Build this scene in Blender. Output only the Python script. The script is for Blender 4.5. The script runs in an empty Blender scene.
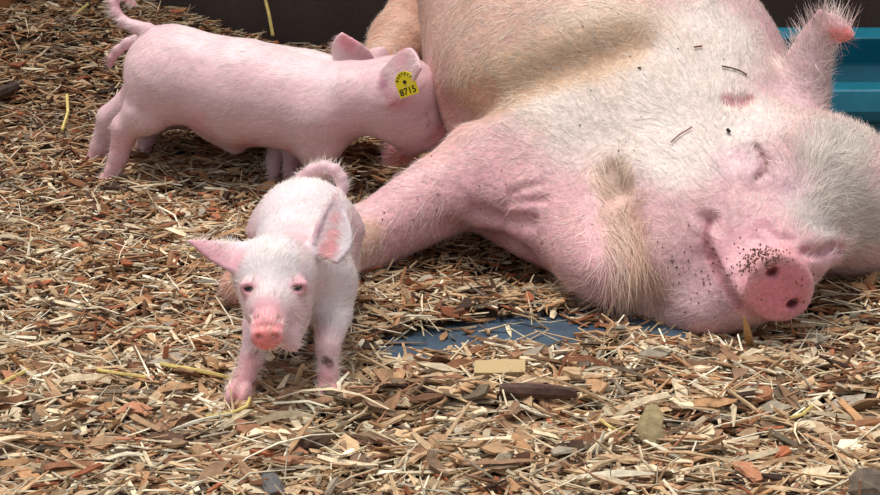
import bpy, math, time
import numpy as np
from mathutils import Matrix, Vector
T0 = time.time()
rng = np.random.default_rng(7)
C = bpy.context.scene.collection

# ------------------------------------------------------------------ camera, sky, sun, exposure
PITCH = math.radians(20.0)
CAM = np.array([0.0, -3.007, 1.094])
FPX = 2134.0                                     # focal length in pixels of the 880 wide frame
FWD = np.array([0, math.cos(PITCH), -math.sin(PITCH)])
UP = np.array([0, math.sin(PITCH), math.cos(PITCH)])
RIGHT = np.array([1.0, 0, 0])
cam_d = bpy.data.cameras.new('camera'); cam_d.sensor_width = 36.0; cam_d.lens = FPX / 880 * 36
cam_d.clip_start = 0.05; cam_d.clip_end = 200
cam = bpy.data.objects.new('camera', cam_d); C.objects.link(cam)
cam.location = CAM; cam.rotation_euler = (math.pi / 2 - PITCH, 0, 0)
bpy.context.scene.camera = cam

world = bpy.data.worlds.new('sky'); bpy.context.scene.world = world
world.use_nodes = True
nt = world.node_tree; bg = nt.nodes['Background']
bg.inputs[0].default_value = (0.88, 0.94, 1.0, 1); bg.inputs[1].default_value = 0.50
sun_d = bpy.data.lights.new('sun', 'SUN'); sun_d.energy = 3.0; sun_d.angle = math.radians(30)
sun_d.color = (1.0, 0.965, 0.91)
sun = bpy.data.objects.new('sun', sun_d); C.objects.link(sun)
sun.rotation_euler = Vector((0.18, -0.08, -1.0)).to_track_quat('-Z', 'Y').to_euler()
sun.location = (0, 0, 4)
vs = bpy.context.scene.view_settings
vs.view_transform = 'Standard'; vs.look = 'None'; vs.gamma = 1; vs.exposure = 0.28; vs.use_curve_mapping = False

# ------------------------------------------------------------------ helpers
def A(*v): return np.array(v, dtype=np.float64)
def ray(u, v):
    d = FWD + (u - 440) / FPX * RIGHT - (v - 247.5) / FPX * UP
    return d
def P(u, v, y):
    d = ray(u, v); return CAM + d * ((y - CAM[1]) / d[1])
def PZ(u, v, z):
    d = ray(u, v); return CAM + d * ((z - CAM[2]) / d[2])
def mpp(p): return float(np.dot(np.asarray(p) - CAM, FWD)) / FPX      # metres per pixel at p
def unit(v): v = np.asarray(v, float); return v / (np.linalg.norm(v) + 1e-12)
def srgb(r, g, b):
    c = np.array([r, g, b], float) / 255.0
    return np.where(c <= 0.04045, c / 12.92, ((c + 0.055) / 1.055) ** 2.4)
def sm(a, b, x):
    t = np.clip((x - a) / (b - a), 0, 1); return t * t * (3 - 2 * t)
def project(p):
    q = np.asarray(p) - CAM; d = q @ FWD
    return np.stack([440 + FPX * (q @ RIGHT) / d, 247.5 - FPX * (q @ UP) / d, d], -1)

class Noise3:
    """smooth value noise on a lattice, for shapes"""
    def __init__(s, seed): s.t = np.random.default_rng(seed).random((32, 32, 32)) * 2 - 1
    def __call__(s, p, f):
        q = np.asarray(p) * f; i = np.floor(q).astype(int); t = q - i; t = t * t * (3 - 2 * t); r = 0
        for dx in (0, 1):
            for dy in (0, 1):
                for dz in (0, 1):
                    w = (t[..., 0] if dx else 1 - t[..., 0]) * (t[..., 1] if dy else 1 - t[..., 1]) * (t[..., 2] if dz else 1 - t[..., 2])
                    r = r + w * s.t[(i[..., 0] + dx) % 32, (i[..., 1] + dy) % 32, (i[..., 2] + dz) % 32]
        return r
NO = Noise3(3)

# ------------------------------------------------------------------ implicit bodies
class Body:
    def __init__(s): s.ops = []
    def cap(s, a, b, ra, rb, k=.02, sub=False, grp=None):
        s.ops.append(('cap', np.asarray(a, float), np.asarray(b, float), ra, rb, k, sub)); return s
    def chain(s, pts, k=.02, sub=False):
        s.ops.append(('chain', [(np.asarray(a, float), np.asarray(b, float), ra, rb) for (a, ra), (b, rb) in zip(pts[:-1], pts[1:])], None, None, None, k, sub)); return s
    def ell(s, c, r, axes=None, k=.02, sub=False):
        M = np.eye(3) if axes is None else np.array([unit(x) for x in axes])
        s.ops.append(('ell', np.asarray(c, float), np.asarray(r, float), M, None, k, sub)); return s
    def sheet(s, pts, rad, k=.006):
        pts = np.asarray(pts, float); rad = np.asarray(rad, float)
        s.ops.append(('sheet', pts, rad, pts.min(0), pts.max(0), k, False)); return s
    @staticmethod
    def prim(o, p):
        if o[0] == 'cap':
            a, b, ra, rb = o[1:5]; ab = b - a; t = np.clip(((p - a) @ ab) / (ab @ ab + 1e-12), 0, 1)
            q = p - a - t[:, None] * ab
            return np.sqrt((q * q).sum(1)) - (ra + (rb - ra) * t)
        if o[0] == 'chain':
            d = None
            for seg in o[1]:
                x = Body.prim(('cap', *seg), p)
                if d is None: d = x
                else:
                    h = np.maximum(.006 - np.abs(d - x), 0) / .006; d = np.minimum(d, x) - h * h * .0015
            return d
        if o[0] == 'ell':
            q = (p - o[1]) @ o[3].T; r = o[2]
            k0 = np.sqrt(((q / r) ** 2).sum(1)); k1 = np.sqrt(((q / r ** 2) ** 2).sum(1)) + 1e-9
            return k0 * (k0 - 1) / k1
        pts, rad, lo, hi = o[1:5]; m = .03
        e = np.maximum(np.maximum(lo - p, p - hi), 0); d = np.sqrt((e * e).sum(1)) + .008
        idx = np.nonzero(d < m)[0]
        for c in range(0, len(idx), 4000):
            ii = idx[c:c + 4000]; q = p[ii]
            dd = np.sqrt(np.maximum((q * q).sum(1)[:, None] - 2 * q @ pts.T + (pts * pts).sum(1)[None], 0)) - rad[None]
            d[ii] = dd.min(1)
        return d
    def run(s, ops, p):
        d = np.full(len(p), 9.0)
        for o in ops:
            x = s.prim(o, p); k = o[5]
            if o[6]:
                x = -x; h = np.maximum(k - np.abs(d - x), 0) / k; d = np.maximum(d, x) + h * h * k * .25
            else:
                h = np.maximum(k - np.abs(d - x), 0) / k; d = np.minimum(d, x) - h * h * k * .25
        return d
    def __call__(s, p):
        p = np.asarray(p, float)
        if len(p) < 3000: return s.run(s.ops, p)
        cs = .05; ce = np.floor(p / cs).astype(np.int64); key = (ce[:, 0] + 500) * 1000000 + (ce[:, 1] + 500) * 1000 + ce[:, 2] + 500
        order = np.argsort(key, kind='stable'); sk = key[order]; st = np.nonzero(np.r_[True, sk[1:] != sk[:-1]])[0]; en = np.r_[st[1:], len(sk)]
        cen = (ce[order[st]] + .5) * cs; R = cs * .87; X = np.stack([s.prim(o, cen) for o in s.ops]); D = s.run(s.ops, cen)
        K = np.array([o[5] for o in s.ops])[:, None]; sb = np.array([o[6] for o in s.ops])[:, None]
        use = np.where(sb, -X > D[None] - 2.4 * R - K, X - D[None] < 2.4 * R + K + .02)
        out = np.empty(len(p))
        for c in range(len(st)):
            ii = order[st[c]:en[c]]; out[ii] = s.run([o for o, k in zip(s.ops, use[:, c]) if k], p[ii])
        return out
    def hits(s, uv, start=1.9, end=5.5):
        """points of the body's surface that picture positions fall on (nan where they miss)"""
        d = np.array([unit(ray(u, v)) for u, v in uv]); t = np.full(len(d), start); live = np.ones(len(d), bool)
        for _ in range(90):
            ii = np.nonzero(live)[0]
            if not len(ii): break
            x = s.run(s.ops, CAM + d[ii] * t[ii, None]); t[ii] += np.where(x > .0004, x * .8, 0)
            live[ii] = (x > .0004) & (t[ii] < end)
        p = CAM + d * t[:, None]; p[t >= end] = np.nan
        return p
    def hit(s, u, v):
        p = s.hits([(u, v)])[0]; return None if np.isnan(p[0]) else p
    def grad(s, p, e=.0015):
        g = np.stack([s(p + np.eye(3)[i] * e) - s(p - np.eye(3)[i] * e) for i in range(3)], 1)
        return g / (np.linalg.norm(g, axis=1, keepdims=True) + 1e-9)
    def mesh(s, lo, hi, h, slack=1.9):
        lo = np.asarray(lo, float); n = np.ceil((np.asarray(hi) - lo) / h).astype(int); B = 8
        nb = -(-n // B); n = nb * B + 1
        bi = np.stack(np.meshgrid(*[np.arange(k) for k in nb], indexing='ij'), -1).reshape(-1, 3)
        bc = lo + (bi + .5) * B * h; bd = s(bc)
        F = np.full(n, 1.0, np.float32)
        loc = np.stack(np.meshgrid(*[np.arange(B + 1)] * 3, indexing='ij'), -1).reshape(-1, 3)
        act = np.abs(bd) < B * h * .87 * slack
        for q in bi[(~act) & (bd < 0)]:
            F[q[0]*B:q[0]*B+B+1, q[1]*B:q[1]*B+B+1, q[2]*B:q[2]*B+B+1] = -1
        ab = bi[act]
        for c in range(0, len(ab), 400):
            g = (ab[c:c + 400, None] * B + loc[None]).reshape(-1, 3)
            F[g[:, 0], g[:, 1], g[:, 2]] = s(lo + g * h)
        I = F < 0
        m = n - 1; cnt = np.zeros(m, np.int8)
        cr = [(i, j, k) for i in (0, 1) for j in (0, 1) for k in (0, 1)]
        for i, j, k in cr: cnt += I[i:i + m[0], j:j + m[1], k:k + m[2]]
        ids = np.argwhere((cnt > 0) & (cnt < 8))
        vid = np.full(m, -1, np.int32); vid[tuple(ids.T)] = np.arange(len(ids))
        fv = {c: F[ids[:, 0] + c[0], ids[:, 1] + c[1], ids[:, 2] + c[2]] for c in cr}
        acc = np.zeros((len(ids), 3)); w = np.zeros(len(ids))
        for a in cr:
            for ax in range(3):
                if a[ax]: continue
                b = list(a); b[ax] = 1; b = tuple(b)
                x = (fv[a] < 0) != (fv[b] < 0)
                t = np.where(x, fv[a] / np.where(x, fv[a] - fv[b], 1), 0)
                pt = np.tile(np.array(a, float), (len(ids), 1)); pt[:, ax] = t
                acc[x] += pt[x]; w[x] += 1
        V = lo + (ids + acc / w[:, None]) * h
        faces = []
        for ax in range(3):
            o1, o2 = [(1, 2), (2, 0), (0, 1)][ax]
            sl = [slice(None)] * 3; sh = [slice(None)] * 3
            sl[ax] = slice(0, -1); sh[ax] = slice(1, None)
            e = np.argwhere(I[tuple(sl)] != I[tuple(sh)])
            e = e[(e[:, o1] > 0) & (e[:, o2] > 0) & (e[:, o1] < m[o1]) & (e[:, o2] < m[o2])]
            ins = I[tuple(e.T)]
            def c(d1, d2):
                q = e.copy(); q[:, o1] += d1; q[:, o2] += d2; return vid[tuple(q.T)]
            f = np.stack([c(-1, -1), c(0, -1), c(0, 0), c(-1, 0)], 1)
            f[~ins] = f[~ins][:, ::-1]; faces.append(f)
        Fc = np.concatenate(faces); Fc = Fc[(Fc >= 0).all(1)]
        for _ in range(2):
            d = s(V); V = V - s.grad(V) * np.clip(d, -h, h)[:, None] * .8
        return V, Fc

def mesh_from(name, V, Fc, col=None, smooth=True):
    me = bpy.data.meshes.new(name)
    V = np.asarray(V, np.float32); Fc = np.asarray(Fc, np.int32); k = Fc.shape[1]
    me.vertices.add(len(V)); me.vertices.foreach_set('co', V.ravel())
    me.loops.add(Fc.size); me.loops.foreach_set('vertex_index', Fc.ravel())
    me.polygons.add(len(Fc)); me.polygons.foreach_set('loop_start', np.arange(len(Fc), dtype=np.int32) * k)
    me.update(calc_edges=True); me.validate()
    me.polygons.foreach_set('use_smooth', np.full(len(me.polygons), smooth))
    if col is not None:
        at = me.attributes.new('Col', 'FLOAT_COLOR', 'POINT')
        at.data.foreach_set('color', np.concatenate([col, np.ones((len(col), 1))], 1).astype(np.float32).ravel())
    return me

def add(name, me, mat, parent=None, label=None, cat=None, group=None, kind=None):
    o = bpy.data.objects.new(name, me); C.objects.link(o)
    if me is not None and mat is not None and not me.materials: me.materials.append(mat)
    if parent is not None:
        o.parent = parent; o.matrix_parent_inverse = parent.matrix_basis.inverted()
    for k, v in (('label', label), ('category', cat), ('group', group), ('kind', kind)):
        if v: o[k] = v
    return o
def empty(name, loc, label, cat, group=None):
    o = bpy.data.objects.new(name, None); o.empty_display_size = .05; o.location = loc; C.objects.link(o)
    o['label'] = label; o['category'] = cat
    if group: o['group'] = group
    bpy.context.view_layer.update(); return o

# ------------------------------------------------------------------ materials
def mat(name, col=(.5, .5, .5), rough=.6, attr=False, sss=0, spec=.3, noise=None, bump=None, sheen=0):
    m = bpy.data.materials.new(name); m.use_nodes = True; n = m.node_tree; b = n.nodes['Principled BSDF']
    b.inputs['Roughness'].default_value = rough; b.inputs['Specular IOR Level'].default_value = spec
    b.inputs['Base Color'].default_value = (*col, 1)
    src = None
    if attr:
        a = n.nodes.new('ShaderNodeAttribute'); a.attribute_name = 'Col'; src = a.outputs['Color']
    tc = n.nodes.new('ShaderNodeTexCoord')
    for (scale, lo, hi, stretch) in (noise or []):
        mp = n.nodes.new('ShaderNodeMapping'); mp.inputs['Scale'].default_value = stretch
        n.links.new(tc.outputs['Object'], mp.inputs['Vector'])
        t = n.nodes.new('ShaderNodeTexNoise'); t.inputs['Scale'].default_value = scale; t.inputs['Detail'].default_value = 4
        n.links.new(mp.outputs[0], t.inputs['Vector'])
        r = n.nodes.new('ShaderNodeMapRange'); r.inputs[1].default_value = .3; r.inputs[2].default_value = .7
        r.inputs[3].default_value = lo; r.inputs[4].default_value = hi
        n.links.new(t.outputs[0], r.inputs[0])
        x = n.nodes.new('ShaderNodeMix'); x.data_type = 'RGBA'; x.blend_type = 'MULTIPLY'; x.inputs[0].default_value = 1
        if src is not None: n.links.new(src, x.inputs[6])
        else: x.inputs[6].default_value = (*col, 1)
        n.links.new(r.outputs[0], x.inputs[7]); src = x.outputs[2]
    if src is not None: n.links.new(src, b.inputs['Base Color'])
    if bump:
        t = n.nodes.new('ShaderNodeTexNoise'); t.inputs['Scale'].default_value = bump[0]; t.inputs['Detail'].default_value = 3
        n.links.new(tc.outputs['Object'], t.inputs['Vector'])
        bp = n.nodes.new('ShaderNodeBump'); bp.inputs['Strength'].default_value = bump[1]; bp.inputs['Distance'].default_value = bump[2]
        n.links.new(t.outputs[0], bp.inputs['Height']); n.links.new(bp.outputs[0], b.inputs['Normal'])
    if sss:
        b.inputs['Subsurface Weight'].default_value = sss
        b.inputs['Subsurface Radius'].default_value = (1.0, .45, .35); b.inputs['Subsurface Scale'].default_value = .006
    if sheen:
        b.inputs['Sheen Weight'].default_value = sheen; b.inputs['Sheen Roughness'].default_value = .4
    return m
ONE = (1, 1, 1)
M_SOW = mat('sow_skin', rough=.52, attr=True, sss=.08, spec=.3, noise=[(14, .90, 1.06, ONE), (55, .90, 1.05, ONE), (190, .80, 1.08, ONE)], bump=(70, .5, .006))
M_PIG = mat('piglet_skin', rough=.5, attr=True, sss=.08, spec=.3, noise=[(22, .93, 1.05, ONE), (300, .90, 1.05, ONE)], bump=(26, .45, .010))
M_HAIR = mat('hair', rough=.45, attr=True, spec=.4)
M_CHIP = mat('wood', rough=.75, attr=True, spec=.2, noise=[(120, .72, 1.12, ONE)], bump=(300, .5, .002))
M_EYE = mat('eye', srgb(26, 24, 34), rough=.08, spec=.6)
M_DIRT = mat('bedding_dust', srgb(58, 40, 28), rough=.95, noise=[(60, .6, 1.2, ONE)], bump=(90, .8, .01))
M_SOIL = mat('soil', srgb(70, 52, 38), rough=.95, noise=[(20, .7, 1.2, ONE)])
M_WALL = mat('brown_panel', srgb(84, 70, 65), rough=.7, spec=.2, noise=[(9, .85, 1.12, (1, 1, .3)), (120, .9, 1.08, ONE)])
M_RUB = mat('rubber_mat', srgb(64, 80, 96), rough=.55, spec=.3, noise=[(30, .75, 1.15, ONE), (220, .8, 1.1, ONE)], bump=(200, .3, .002))
M_TEAL = mat('teal_plastic', srgb(10, 96, 116), rough=.38, spec=.4, noise=[(25, .82, 1.08, ONE)], bump=(80, .1, .003))
M_POST = mat('post_wood', srgb(150, 98, 56), rough=.75, noise=[(18, .6, 1.15, (1, 1, .12))])
M_TAG = mat('yellow_plastic', srgb(226, 206, 24), rough=.4, spec=.4)
M_INK = mat('black_ink', srgb(28, 26, 20), rough=.7)

# ------------------------------------------------------------------ ground
FEET = [PZ(u, v, 0.0) for u, v in ((110, 184), (94, 166), (316, 200), (291, 188), (272, 186), (328, 398), (240, 398))]
LOWS = [(*PZ(u, v, 0.0), d) for u, v, d in ((690, 336, .018), (730, 338, .014), (645, 328, .016), (600, 318, .014))]
def terrain(x, y):
    x = np.asarray(x, float); y = np.asarray(y, float)
    p = np.stack([x, y, np.zeros_like(x)], -1)
    h = -.002 + .010 * NO(p, 3.1) + .008 * NO(p + 5, 8.0)
    h = h + .105 * sm(.55, 1.15, y) * sm(-.25, -.66, x)
    rect = sm(-.20, -.14, x) * sm(.42, .36, x) * sm(-.66, -.60, y) * sm(-.18, -.24, y); h = h * (1 - rect) + np.maximum(h, .012) * rect
    for f in FEET: h = h - .014 * np.exp(-((x - f[0]) ** 2 + (y - f[1]) ** 2) / .0009)
    for f in LOWS: h = h - f[3] * np.exp(-((x - f[0]) ** 2 + (y - f[1]) ** 2) / .004)
    h = h + .03 * np.exp(-((x - .74) ** 2 / .02 + (y + .12) ** 2 / .03))
    h = h + .022 * np.exp(-((x - .06) ** 2 / .012 + (y - .0) ** 2 / .006))
    return h
MATC = [PZ(u, v, .0) for u, v in ((366, 344), (440, 332), (482, 322), (530, 319), (604, 325), (614, 341), (570, 357), (498, 357), (428, 371), (372, 364))]
MATP = np.array(MATC)[:, :2]
def in_patch(x, y, grow=0.0):
    """inside the bare patch where the mat shows"""
    c = MATP.mean(0); q = MATP + (MATP - c) / np.linalg.norm(MATP - c, axis=1, keepdims=True) * grow
    ins = np.zeros(np.shape(x), bool); j = len(q) - 1
    for i in range(len(q)):
        xi, yi = q[i]; xj, yj = q[j]
        with np.errstate(divide='ignore', invalid='ignore'):
            cnd = ((yi > y) != (yj > y)) & (x < (xj - xi) * (y - yi) / (yj - yi + 1e-12) + xi)
        ins ^= cnd; j = i
    return ins

def box(name, lo, hi, m, parent=None, bevel=.004, **kw):
    import bmesh
    bm = bmesh.new(); bmesh.ops.create_cube(bm, size=1)
    lo = np.array(lo); hi = np.array(hi)
    for v in bm.verts: v.co = Vector(lo + (np.array(v.co) + .5) * (hi - lo))
    if bevel: bmesh.ops.bevel(bm, geom=bm.edges[:], offset=bevel, segments=2, profile=.5, affect='EDGES')
    me = bpy.data.meshes.new(name); bm.to_mesh(me); bm.free()
    return add(name, me, m, parent, **kw)

floor = box('floor', (-3, -3.6, -.12), (3, 1.42, -.03), M_SOIL, bevel=0, kind='structure')
floor['label'] = 'brown earth floor under the wood chip bedding'
WALLY = 1.20
wall = box('wall_back', (-3, WALLY, -.1), (3, WALLY + .06, 1.2), M_WALL, bevel=.003, kind='structure')
wall['label'] = 'dark brown pen wall behind the pigs'

# bedding base: a height field of fine chip dust
gx = np.arange(-1.9, 1.92, .02); gy = np.arange(-1.5, WALLY - .012, .02)
GX, GY = np.meshgrid(gx, gy, indexing='ij')
Z = terrain(GX, GY) - .006 + rng.normal(0, .0016, GX.shape)
Z = np.where(in_patch(GX, GY, .012), -.03, Z)
nx, ny = GX.shape; idx = np.arange(nx * ny).reshape(nx, ny)
Fq = np.stack([idx[:-1, :-1], idx[1:, :-1], idx[1:, 1:], idx[:-1, 1:]], -1).reshape(-1, 4)
add('bedding', mesh_from('bedding', np.stack([GX, GY, Z], -1).reshape(-1, 3), Fq), M_DIRT,
    label='loose brown bed of fine wood dust under the chips', cat='bedding', kind='stuff')
mc = MATP.mean(0)
box('rubber_mat', (mc[0] - .30, mc[1] - .14, -.03), (mc[0] + .27, mc[1] + .18, .000), M_RUB, bevel=.006,
    label='blue grey rubber floor mat showing through the chips before the sow', cat='mat')

# ------------------------------------------------------------------ shared animal tools
def leaf(base, L, W, N, curl=.5, bend=(0, 0, 0), n=34, m=25, rad=.004, wide=(.75, .4), tip=.6, asym=0.0):
    """points of an ear: a leaf from base along L, half-width vector W, cupped along N"""
    base, L, W, N, bend = (np.asarray(q, float) for q in (base, L, W, N, bend)); pts = []; rr = []
    for i in range(n):
        s = i / (n - 1)
        w = (wide[0] + (1 - wide[0]) * math.sin(min(s / wide[1], 1) * math.pi / 2)) if s < wide[1] else max(1 - ((s - wide[1]) / (1 - wide[1])) ** (1.0 / tip), 0.02)
        for j in range(m):
            t = -1 + 2 * j / (m - 1)
            pts.append(base + s * L + t * w * W + N * curl * np.linalg.norm(W) * w * (t - asym) ** 2 + bend * s * s)
            rr.append(rad * (1 - .35 * s))
    return np.array(pts), np.array(rr)

def splat(V, base, spl):
    col = np.tile(np.asarray(base, float), (len(V), 1))
    for c, r, cc, st in spl:
        if c is None or len(c) == 0: continue
        c = np.atleast_2d(c)
        d = np.min(np.stack([np.linalg.norm(V - q, axis=1) for q in c]), 0)
        w = (1 - sm(r * .35, r, d * (1 + .25 * NO(V, 28)))) * st
        col = col * (1 - w[:, None]) + np.asarray(cc) * w[:, None]
    return col

def hairs(name, V, Fc, col, n, length, width, flow, parent, lift=.25, weight=None, lighten=.35, seg=3, seed=1, tint=None, wob=.35):
    """fine hairs as tapered strips that follow flow(p) over the skin"""
    r = np.random.default_rng(seed)
    a, b, c, d = (V[Fc[:, i]] for i in range(4))
    ar = np.linalg.norm(np.cross(c - a, d - b), axis=1) * .5
    ce = (a + b + c + d) / 4
    if weight is not None: ar = ar * weight(ce)
    f = r.choice(len(Fc), n, p=ar / ar.sum())
    s, t = r.random(n)[:, None], r.random(n)[:, None]
    p = (a[f] * (1 - s) + b[f] * s) * (1 - t) + (d[f] * (1 - s) + c[f] * s) * t
    nr = np.cross(c[f] - a[f], d[f] - b[f]); nr /= np.linalg.norm(nr, axis=1, keepdims=True) + 1e-12
    fl = flow(p) + r.normal(0, wob, (n, 3)) + .55 * np.stack([NO(p, 24), NO(p + 9, 24), NO(p + 17, 24)], 1); fl -= nr * (fl * nr).sum(1, keepdims=True)
    fl /= np.linalg.norm(fl, axis=1, keepdims=True) + 1e-9
    ln = (length(p) if callable(length) else np.full(n, length)) * (.6 + .8 * r.random(n))
    lf = (lift(p) if callable(lift) else lift) * (.5 + r.random(n))
    side = np.cross(fl, nr); up = fl + nr * lf[:, None]; up /= np.linalg.norm(up, axis=1, keepdims=True)
    vv = []
    for k in range(seg + 1):
        q = k / seg
        ctr = p + up * (ln * q)[:, None] + (fl - nr * .25) * (ln * q * q * .35)[:, None] - nr * .0006
        w = width * (1 - q * .85)
        vv += [ctr - side * w / 2, ctr + side * w / 2]
    VV = np.stack(vv, 1).reshape(-1, 3); m = 2 * (seg + 1)
    base = np.arange(n)[:, None] * m
    FF = np.concatenate([base + np.array([[2 * k, 2 * k + 1, 2 * k + 3, 2 * k + 2]]) for k in range(seg)])
    hc = col[Fc[f, 0]]; hc = hc * (1 - lighten) + np.array(srgb(246, 236, 222)) * lighten if tint is None else hc * (1 - lighten) + np.asarray(tint(p)) * lighten
    hc = hc * (.62 + .62 * r.random((n, 1))) * (1 + .16 * NO(p + 3, 40))[:, None]
    return add(name, mesh_from(name, VV, FF, np.repeat(np.clip(hc, 0, 1), m, 0)), M_HAIR, parent, kind='stuff')

# ------------------------------------------------------------------ the sow
S = Body()
# torso, lying on her side: from the rump far behind to the chest
S.ell(A(.19, .94, .235), A(.22, .22, .225), k=.05)
S.ell(A(.205, .66, .235), A(.245, .35, .235), k=.10)
S.ell(A(.24, .33, .225), A(.26, .35, .235), k=.10)
S.ell(A(.31, .12, .195), A(.23, .24, .205), k=.09)
S.ell(A(.20, .22, .19), A(.16, .22, .16), k=.10)
# belly towards the piglets, udder lobes
S.ell(A(.075, .50, .115), A(.085, .24, .115), k=.07)
S.ell(P(400, 150, .38), A(.032, .045, .045), k=.03)
S.ell(P(392, 165, .36), A(.014, .016, .022), k=.015)
# chest and throat
S.ell(A(.20, -.03, .10), A(.15, .15, .115), k=.07)
S.ell(A(.262, -.195, .070), A(.110, .135, .080), k=.07)
S.ell(A(.36, -.05, .15), A(.16, .16, .14), k=.08)
# hind leg
S.chain([(A(.14, .94, .25), .14), (P(428, 32, .85), .092), (P(405, 44, .81), .070), (P(376, 84, .70), .040), (P(330, 98, .62), .030)], k=.04)
# fore leg: shoulder, elbow, fore arm, trotter
S.chain([(P(610, 118, .06), .135), (P(560, 145, .02), .112), (P(492, 170, -.005), .078), (P(440, 196, -.04), .060), (P(372, 236, -.09), .049),
         (P(340, 254, -.13), .043), (P(290, 272, -.19), .033), (P(255, 283, -.235), .031)], k=.06)
S.ell(P(240, 284, -.25), A(.028, .02, .022), k=.02)
S.ell(P(243, 292, -.26), A(.028, .018, .018), k=.015)
# the other fore leg under her chest
S.chain([(A(.13, .04, .07), .05), (A(.03, .11, .040), .042), (A(-.05, .18, .03), .033)], k=.03)
# head: skull, jowl, snout
hl = unit(A(.085, -.02, -.13))
S.ell(P(806, 189, -.09), A(.138, .13, .108), k=.05)
S.ell(P(690, 228, -.18), A(.128, .120, .115), k=.06)
S.ell(P(765, 152, -.13), A(.068, .055, .058), k=.05)
S.ell(P(858, 222, -.13), A(.080, .075, .075), k=.05)
S.ell(P(702, 303, -.28), A(.074, .060, .045), k=.045)
S.chain([(P(792, 205, -.18), .094), (P(783, 250, -.27), .064), (P(775, 274, -.325), .045)], k=.05)
S.chain([(P(735, 255, -.25), .066), (P(750, 288, -.31), .042)], k=.045)
NB = unit(A(.16, -.97, -.10))                                        # snout disc normal
SC = P(780, 288, -.368); su = unit(hl - NB * (hl @ NB)); sv = np.cross(NB, su)
S.ell(SC - NB * .012, A(.044, .039, .024), (su, sv, NB), k=.015)
S.ell(SC, A(.0525, .0455, .0105), (su, sv, NB), k=.010)
S.ell(SC + NB * .0125, A(.042, .035, .006), (su, sv, NB), k=.008, sub=True)
# ear: upright, tip folded over towards the viewer
eb = P(797, 100, -.02)
ear, er = leaf(eb, P(820, 12, -.01) - eb, A(.031, .004, .010), A(.15, 1, .1), curl=.40, n=40, m=29, rad=.0062, wide=(1.2, .15), tip=.38)
S.sheet(ear, er, k=.018)
S.chain([(P(800, 98, -.01), .036), (P(808, 72, -.008), .024), (P(816, 48, -.008), .012)], k=.03)
lb = P(824, 30, -.016)
lob, lr = leaf(lb, P(853, 36, -.045) - lb, A(.004, -.004, .018), A(.2, .9, .1), curl=.5, rad=.0052, wide=(1.0, .2), tip=.5)
S.sheet(lob, lr, k=.012)
S.chain([(P(742, 106, -.02), .016), (P(768, 98, -.01), .026), (P(795, 100, 0), .034)], k=.035)
print('sow ops', len(S.ops), time.time() - T0)
hit = S.hit
def H(*uv):
    q = S.hits(uv); return q[~np.isnan(q[:, 0])]
def crease(pts, r, k):
    q = H(*pts); S.chain([(x, r) for x in q], k=k, sub=True)
def ridge(pts, r, k, sink=.5):
    q = H(*pts); S.chain([(x + unit(x - CAM) * r * sink, r) for x in q], k=k)
# folds: mouth, eye lids, cheek, neck, arm pit
ridge([(748, 148), (756, 163), (752, 180)], .016, .02, .75)
ridge([(778, 146), (785, 163), (782, 182)], .014, .02, .75)
ridge([(804, 244), (822, 244), (842, 244)], .012, .014, .75)
ridge([(826, 258), (834, 257)], .012, .010, .7)
ridge([(808, 262), (820, 266)], .010, .012, .6)
ridge([(699, 224), (703, 233), (703, 244)], .009, .012, .6)
ridge([(716, 232), (722, 252), (732, 275), (742, 292)], .011, .02, .7)
mouth = [(709, 221), (707, 233), (707, 246), (711, 258), (716, 269), (723, 283), (731, 296), (740, 305)]
eye1 = [(757, 147), (762, 154), (766, 163), (765, 172), (757, 178)]
eye2 = [(804, 252), (813, 254), (822, 252), (832, 248), (842, 250)]
mouth_p, eye1_p, eye2_p = H(*mouth), H(*eye1), H(*eye2)
crease(mouth, .0076, .005)
crease([(704, 218), (712, 221), (716, 228)], .007, .012)
crease(eye1, .0062, .004)
crease(eye2, .0040, .008)
crease([(750, 99), (740, 103), (728, 101)], .007, .012)
crease([(616, 190), (619, 210), (624, 235), (632, 270), (645, 308)], .016, .05)
crease([(610, 172), (618, 190)], .006, .03)
crease([(452, 226), (475, 236), (505, 242), (530, 256), (552, 276)], .010, .022)
crease([(478, 212), (500, 220), (530, 222)], .006, .02)
crease([(452, 122), (495, 98), (545, 77), (600, 58), (640, 44)], .011, .055)
for w_ in ([(508, 196), (524, 188), (540, 184)], [(500, 206), (520, 202), (545, 200)], [(762, 226), (776, 238), (792, 240)], [(756, 238), (770, 248)]):
    crease(w_, .003, .010)
for (u, v) in ((773, 273), (793, 304)):
    q = hit(u, v); S.ell(q - NB * .006, A(.0062, .0090, .020), (su, sv, NB), k=.007, sub=True)
nostrils = H((773, 273), (793, 304))

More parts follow.
